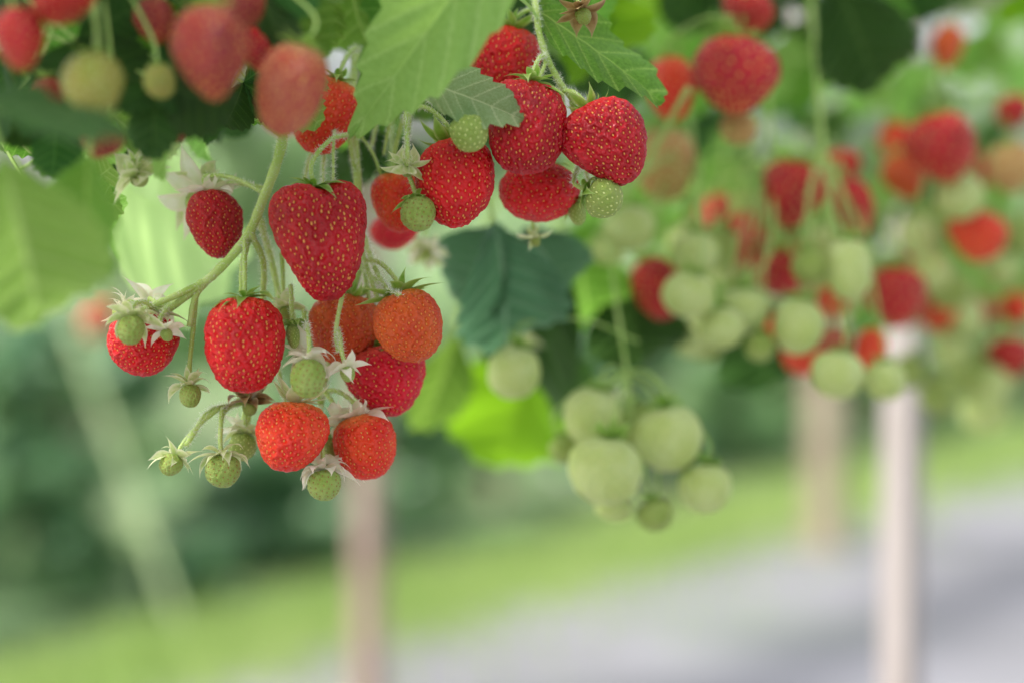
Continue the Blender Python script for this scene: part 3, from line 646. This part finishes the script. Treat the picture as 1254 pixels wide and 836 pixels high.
def cloud(name,seed,n,clumps,leaf,sx=1,sz=1,z0=.08):
    rr=random.Random(seed); V=[];Fc=[]
    cs=[]
    for c in range(clumps):
        a=rr.uniform(0,6.28); r=math.sqrt(rr.random())*.75*sx; z=z0+rr.uniform(0,1)*(sz-z0)
        k=1-.45*(z/sz)
        cs.append((Vector((r*k*math.cos(a),r*k*math.sin(a),z)),rr.uniform(.14,.28)*sx))
    for i in range(n):
        c,r=rr.choice(cs); d=Vector((rr.gauss(0,1),rr.gauss(0,1),rr.gauss(0,1))).normalized()
        p=c+d*r*(rr.random()**.35); p.z=max(.02,p.z)
        a=Vector((rr.gauss(0,1),rr.gauss(0,1),rr.gauss(0,.6))).normalized(); b=a.cross(d+Vector((0,0,.3))).normalized()
        s=leaf*rr.uniform(.5,1.4); i0=len(V)
        V+=[p-a*s,p+b*s*.5,p+a*s,p-b*s*.5]; Fc.append((i0,i0+1,i0+2,i0+3))
    return mesh(name,V,Fc,[FM['mid']],smooth=False)
CL=[cloud('foliage',10+i,2200,15,.075) for i in range(3)]
TR=[cloud('crown',30+i,6000,20,.05,z0=.3) for i in range(3)]
def trunk(h,r,seed):
    rr=random.Random(seed)
    return [(0,0,-.02),(rr.uniform(-.04,.04)*h,rr.uniform(-.04,.04)*h,h*.4),(rr.uniform(-.08,.08)*h,rr.uniform(-.08,.08)*h,h*.8)],r
def shrub(t,n,w,h,mt,label,i,kind='shrub',group=None,clouds=CL,tr=.03):
    e=empty('hedge_shrub' if kind=='shrub' else 'tree',G2(t,n,0))
    o=obj('foliage' if kind=='shrub' else 'crown',clouds[i%3],e,(0,0,0),Quaternion((0,0,1),i*1.9),(w,w,h)); setm(o,[FM[mt]])
    pts,r=trunk(h,tr,i)
    obj('trunk',tube(pts,r,r*.4,bark,'trunk',n=6),e)
    for k in range(3):
        a=k*2.1+i; obj('limb',tube([Vector(pts[1]),Vector(pts[1])+Vector((math.cos(a)*w*.25,math.sin(a)*w*.25,h*.2)),Vector(pts[1])+Vector((math.cos(a)*w*.45,math.sin(a)*w*.45,h*.42))],r*.5,r*.2,bark,'limb',n=4),e)
    tag(e,label,kind,group)
desc=['at the far left','second from the left','third from the left','behind the leaning stake','left of the front wooden post','behind the front wooden post','just right of the front wooden post','behind the low hanging bunch','right of the low hanging bunch','left of the far wooden post','behind the far wooden post','behind the white post','near the right edge','at the right edge']
for i in range(14):
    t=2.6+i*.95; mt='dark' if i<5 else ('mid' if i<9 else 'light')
    shrub(t,4.0+.12*math.sin(i*2.1),.62+.08*math.sin(i*1.3),(.58 if i<6 else .5)+.08*math.sin(i*1.7),mt,'blurred low green shrub behind the grass verge, '+desc[i],i)
gT='hazy bushes in the second row'
for i in range(13):
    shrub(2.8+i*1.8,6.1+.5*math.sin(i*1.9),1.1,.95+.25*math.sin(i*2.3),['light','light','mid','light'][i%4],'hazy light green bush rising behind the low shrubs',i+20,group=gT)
for i in range(11):
    t=6+i*4.2; n=15+3*math.sin(i*1.7)
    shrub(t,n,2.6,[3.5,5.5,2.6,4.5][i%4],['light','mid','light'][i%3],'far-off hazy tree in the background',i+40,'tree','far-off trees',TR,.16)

# ---------------------------------------------------------------- posts, troughs
white=plain('white_post_paint',(.42,.375,.365),.6,(.36,.31,.29),6)
wood=plain('pinkish_wood',(.30,.20,.165),.7,(.39,.29,.24),5)
wood2=plain('tan_wood',(.32,.26,.18),.7,(.40,.33,.24),5)
paleb=plain('pale_stake',(.44,.54,.28),.6,(.38,.47,.24),6)
def bevelbox(sx,sy,h,bv,mat,name):
    V=[];Fc=[]
    pr=[(sx-bv,-sy),(sx,-sy+bv),(sx,sy-bv),(sx-bv,sy),(-sx+bv,sy),(-sx,sy-bv),(-sx,-sy+bv),(-sx+bv,-sy)]
    for z,k in ((0,1),(h-bv,1),(h,.9)):
        for x,y in pr: V.append((x*k,y*k,z))
    for r in range(2):
        for k in range(8): Fc.append((r*8+k,r*8+(k+1)%8,r*8+8+(k+1)%8,r*8+8+k))
    Fc.append(tuple(range(16,24))); Fc.append(tuple(range(8))[::-1])
    return mesh(name,V,Fc,[mat],smooth=False)
def post(loc,w,h,mat,label):
    e=empty('support_post',loc,Quaternion((0,0,1),-.6))
    obj('post_shaft',bevelbox(w/2,w/2,h,w*.08,mat,'post_shaft'),e)
    obj('foot_plate',bevelbox(w*.8,w*.8,.012,.002,mat,'foot_plate'),e,(0,0,.004))
    obj('cross_bracket',bevelbox(.11,w*.3,.03,.004,mat,'cross_bracket'),e,(0,0,h))
    tag(e,label,'post'); return e
p=P(1105,600,1.72); post(Vector((p.x,p.y,.004)),.029,1.16,white,'white post under the row, standing right of the hanging fruit cluster')
p=P(450,700,4.0); post(Vector((p.x,p.y,.004)),.048,1.15,wood,'blurred pinkish wooden post below the lowest orange-red strawberries')
p=P(1010,600,6.0); post(Vector((p.x,p.y,.004)),.085,1.15,wood2,'blurred tan wooden post standing on the far side of the path')
def stake(a,b,r,label):
    e=empty('garden_stake',a); d=b-a
    obj('pole',tube([(0,0,0),d*.5,d],r,r*.8,paleb,'pole',bump=False,sides=10),e)
    obj('pole_cap',tube([d,d*1.01],r*1.1,r*1.1,paleb,'pole_cap',bump=False,sides=10,n=1),e)
    tag(e,label,'stake')
stake(P(222,768,4.6),P(92,410,4.8),.011,'pale leaning stake among the dark shrubs on the left')
trm=plain('trough_plastic',(.7,.7,.68),.5,(.6,.6,.58),3); soil=plain('peat',(.04,.028,.02),.95,(.07,.05,.035),30)
def trough(n,t0,t1,z,label,w=.10):
    e=empty('growing_trough',G2((t0+t1)/2,n,z)); L=t1-t0
    prof=[(-w,.14),(-w*.8,0),(w*.8,0),(w,.14),(w-.006,.14),(w*.8-.006,.006),(-w*.8+.006,.006),(-w+.006,.14)]
    V=[];Fc=[]
    for s in (-.5,.5):
        for a,b in prof: V.append(u*(s*L)+nn*a+Vector((0,0,b)))
    for k in range(8): Fc.append((k,(k+1)%8,8+(k+1)%8,8+k))
    Fc.append(tuple(range(8))[::-1]); Fc.append(tuple(range(8,16)))
    obj('trough_shell',mesh('trough_shell',V,Fc,[trm],smooth=False),e)
    V=[u*(s*L*.999)+nn*a+Vector((0,0,b)) for s in (-.5,.5) for a,b in ((-w+.01,.12),(w-.01,.12),(w*.8-.01,.012),(-w*.8+.01,.012))]
    obj('peat_fill',mesh('peat_fill',V,[(0,1,5,4),(0,4,7,3),(1,2,6,5),(0,3,2,1),(4,5,6,7)],[soil],smooth=False),e)
    tag(e,label,'planter')
trough(.66,.2,3.2,1.225,'pale growing trough above the hanging strawberries, just over the top of the view',.07)
trough(2.66,1.0,11,1.185,'pale growing trough of the neighbouring row on wooden posts')
for i in range(14):
    t=2.2+i*.62
    e=empty('strawberry_plant',G2(t,2.62,1.04))
    o=obj('foliage',CL[i%3],e,(0,0,0),Quaternion((0,0,1),i*1.3),(.30,.26,.40)); setm(o,[FM['plant' if i%2 else 'light']])
    obj('crown_stem',tube([(0,0,.22),(.01,0,.3),(.02,0,.38)],.012,.008,stem_b,'crown_stem'),e)
    tag(e,'hazy bushy strawberry plant growing in the neighbouring row','plant','plants of the neighbouring row')

# ---------------------------------------------------------------- light, world, camera
w=bpy.data.worlds.new('World'); sc.world=w; w.use_nodes=True
n=w.node_tree.nodes; l=w.node_tree.links
sky=n.new('ShaderNodeTexSky'); sky.sky_type='NISHITA'; sky.sun_disc=False
EL=R(50); ROT=R(252)
sky.sun_elevation=EL; sky.sun_rotation=ROT; sky.dust_density=3; sky.ozone_density=1; sky.air_density=1
hs=n.new('ShaderNodeHueSaturation'); hs.inputs['Saturation'].default_value=.35; hs.inputs['Value'].default_value=2.2
bg=n['Background']; l.new(sky.outputs[0],hs.inputs['Color']); l.new(hs.outputs[0],bg.inputs[0]); bg.inputs[1].default_value=.15
sd=Vector((math.sin(ROT)*math.cos(EL),math.cos(ROT)*math.cos(EL),math.sin(EL)))
sl=bpy.data.lights.new('sun','SUN'); sl.energy=5.0; sl.angle=R(11); sl.color=(1,.97,.90)
so=bpy.data.objects.new('sun',sl); col.objects.link(so); so.rotation_mode='QUATERNION'; so.rotation_quaternion=(-sd).to_track_quat('-Z','Y')
cd=bpy.data.cameras.new('camera'); cd.lens=70; cd.sensor_width=36; cd.clip_start=.05; cd.clip_end=1500
cd.dof.use_dof=True; cd.dof.focus_distance=.797; cd.dof.aperture_fstop=2.7; cd.dof.aperture_blades=9
co=bpy.data.objects.new('camera',cd); col.objects.link(co); co.location=CAM; co.rotation_euler=(R(90)-PITCH,0,0)
sc.camera=co
sc.view_settings.view_transform='Standard'; sc.view_settings.look='None'; sc.view_settings.exposure=0
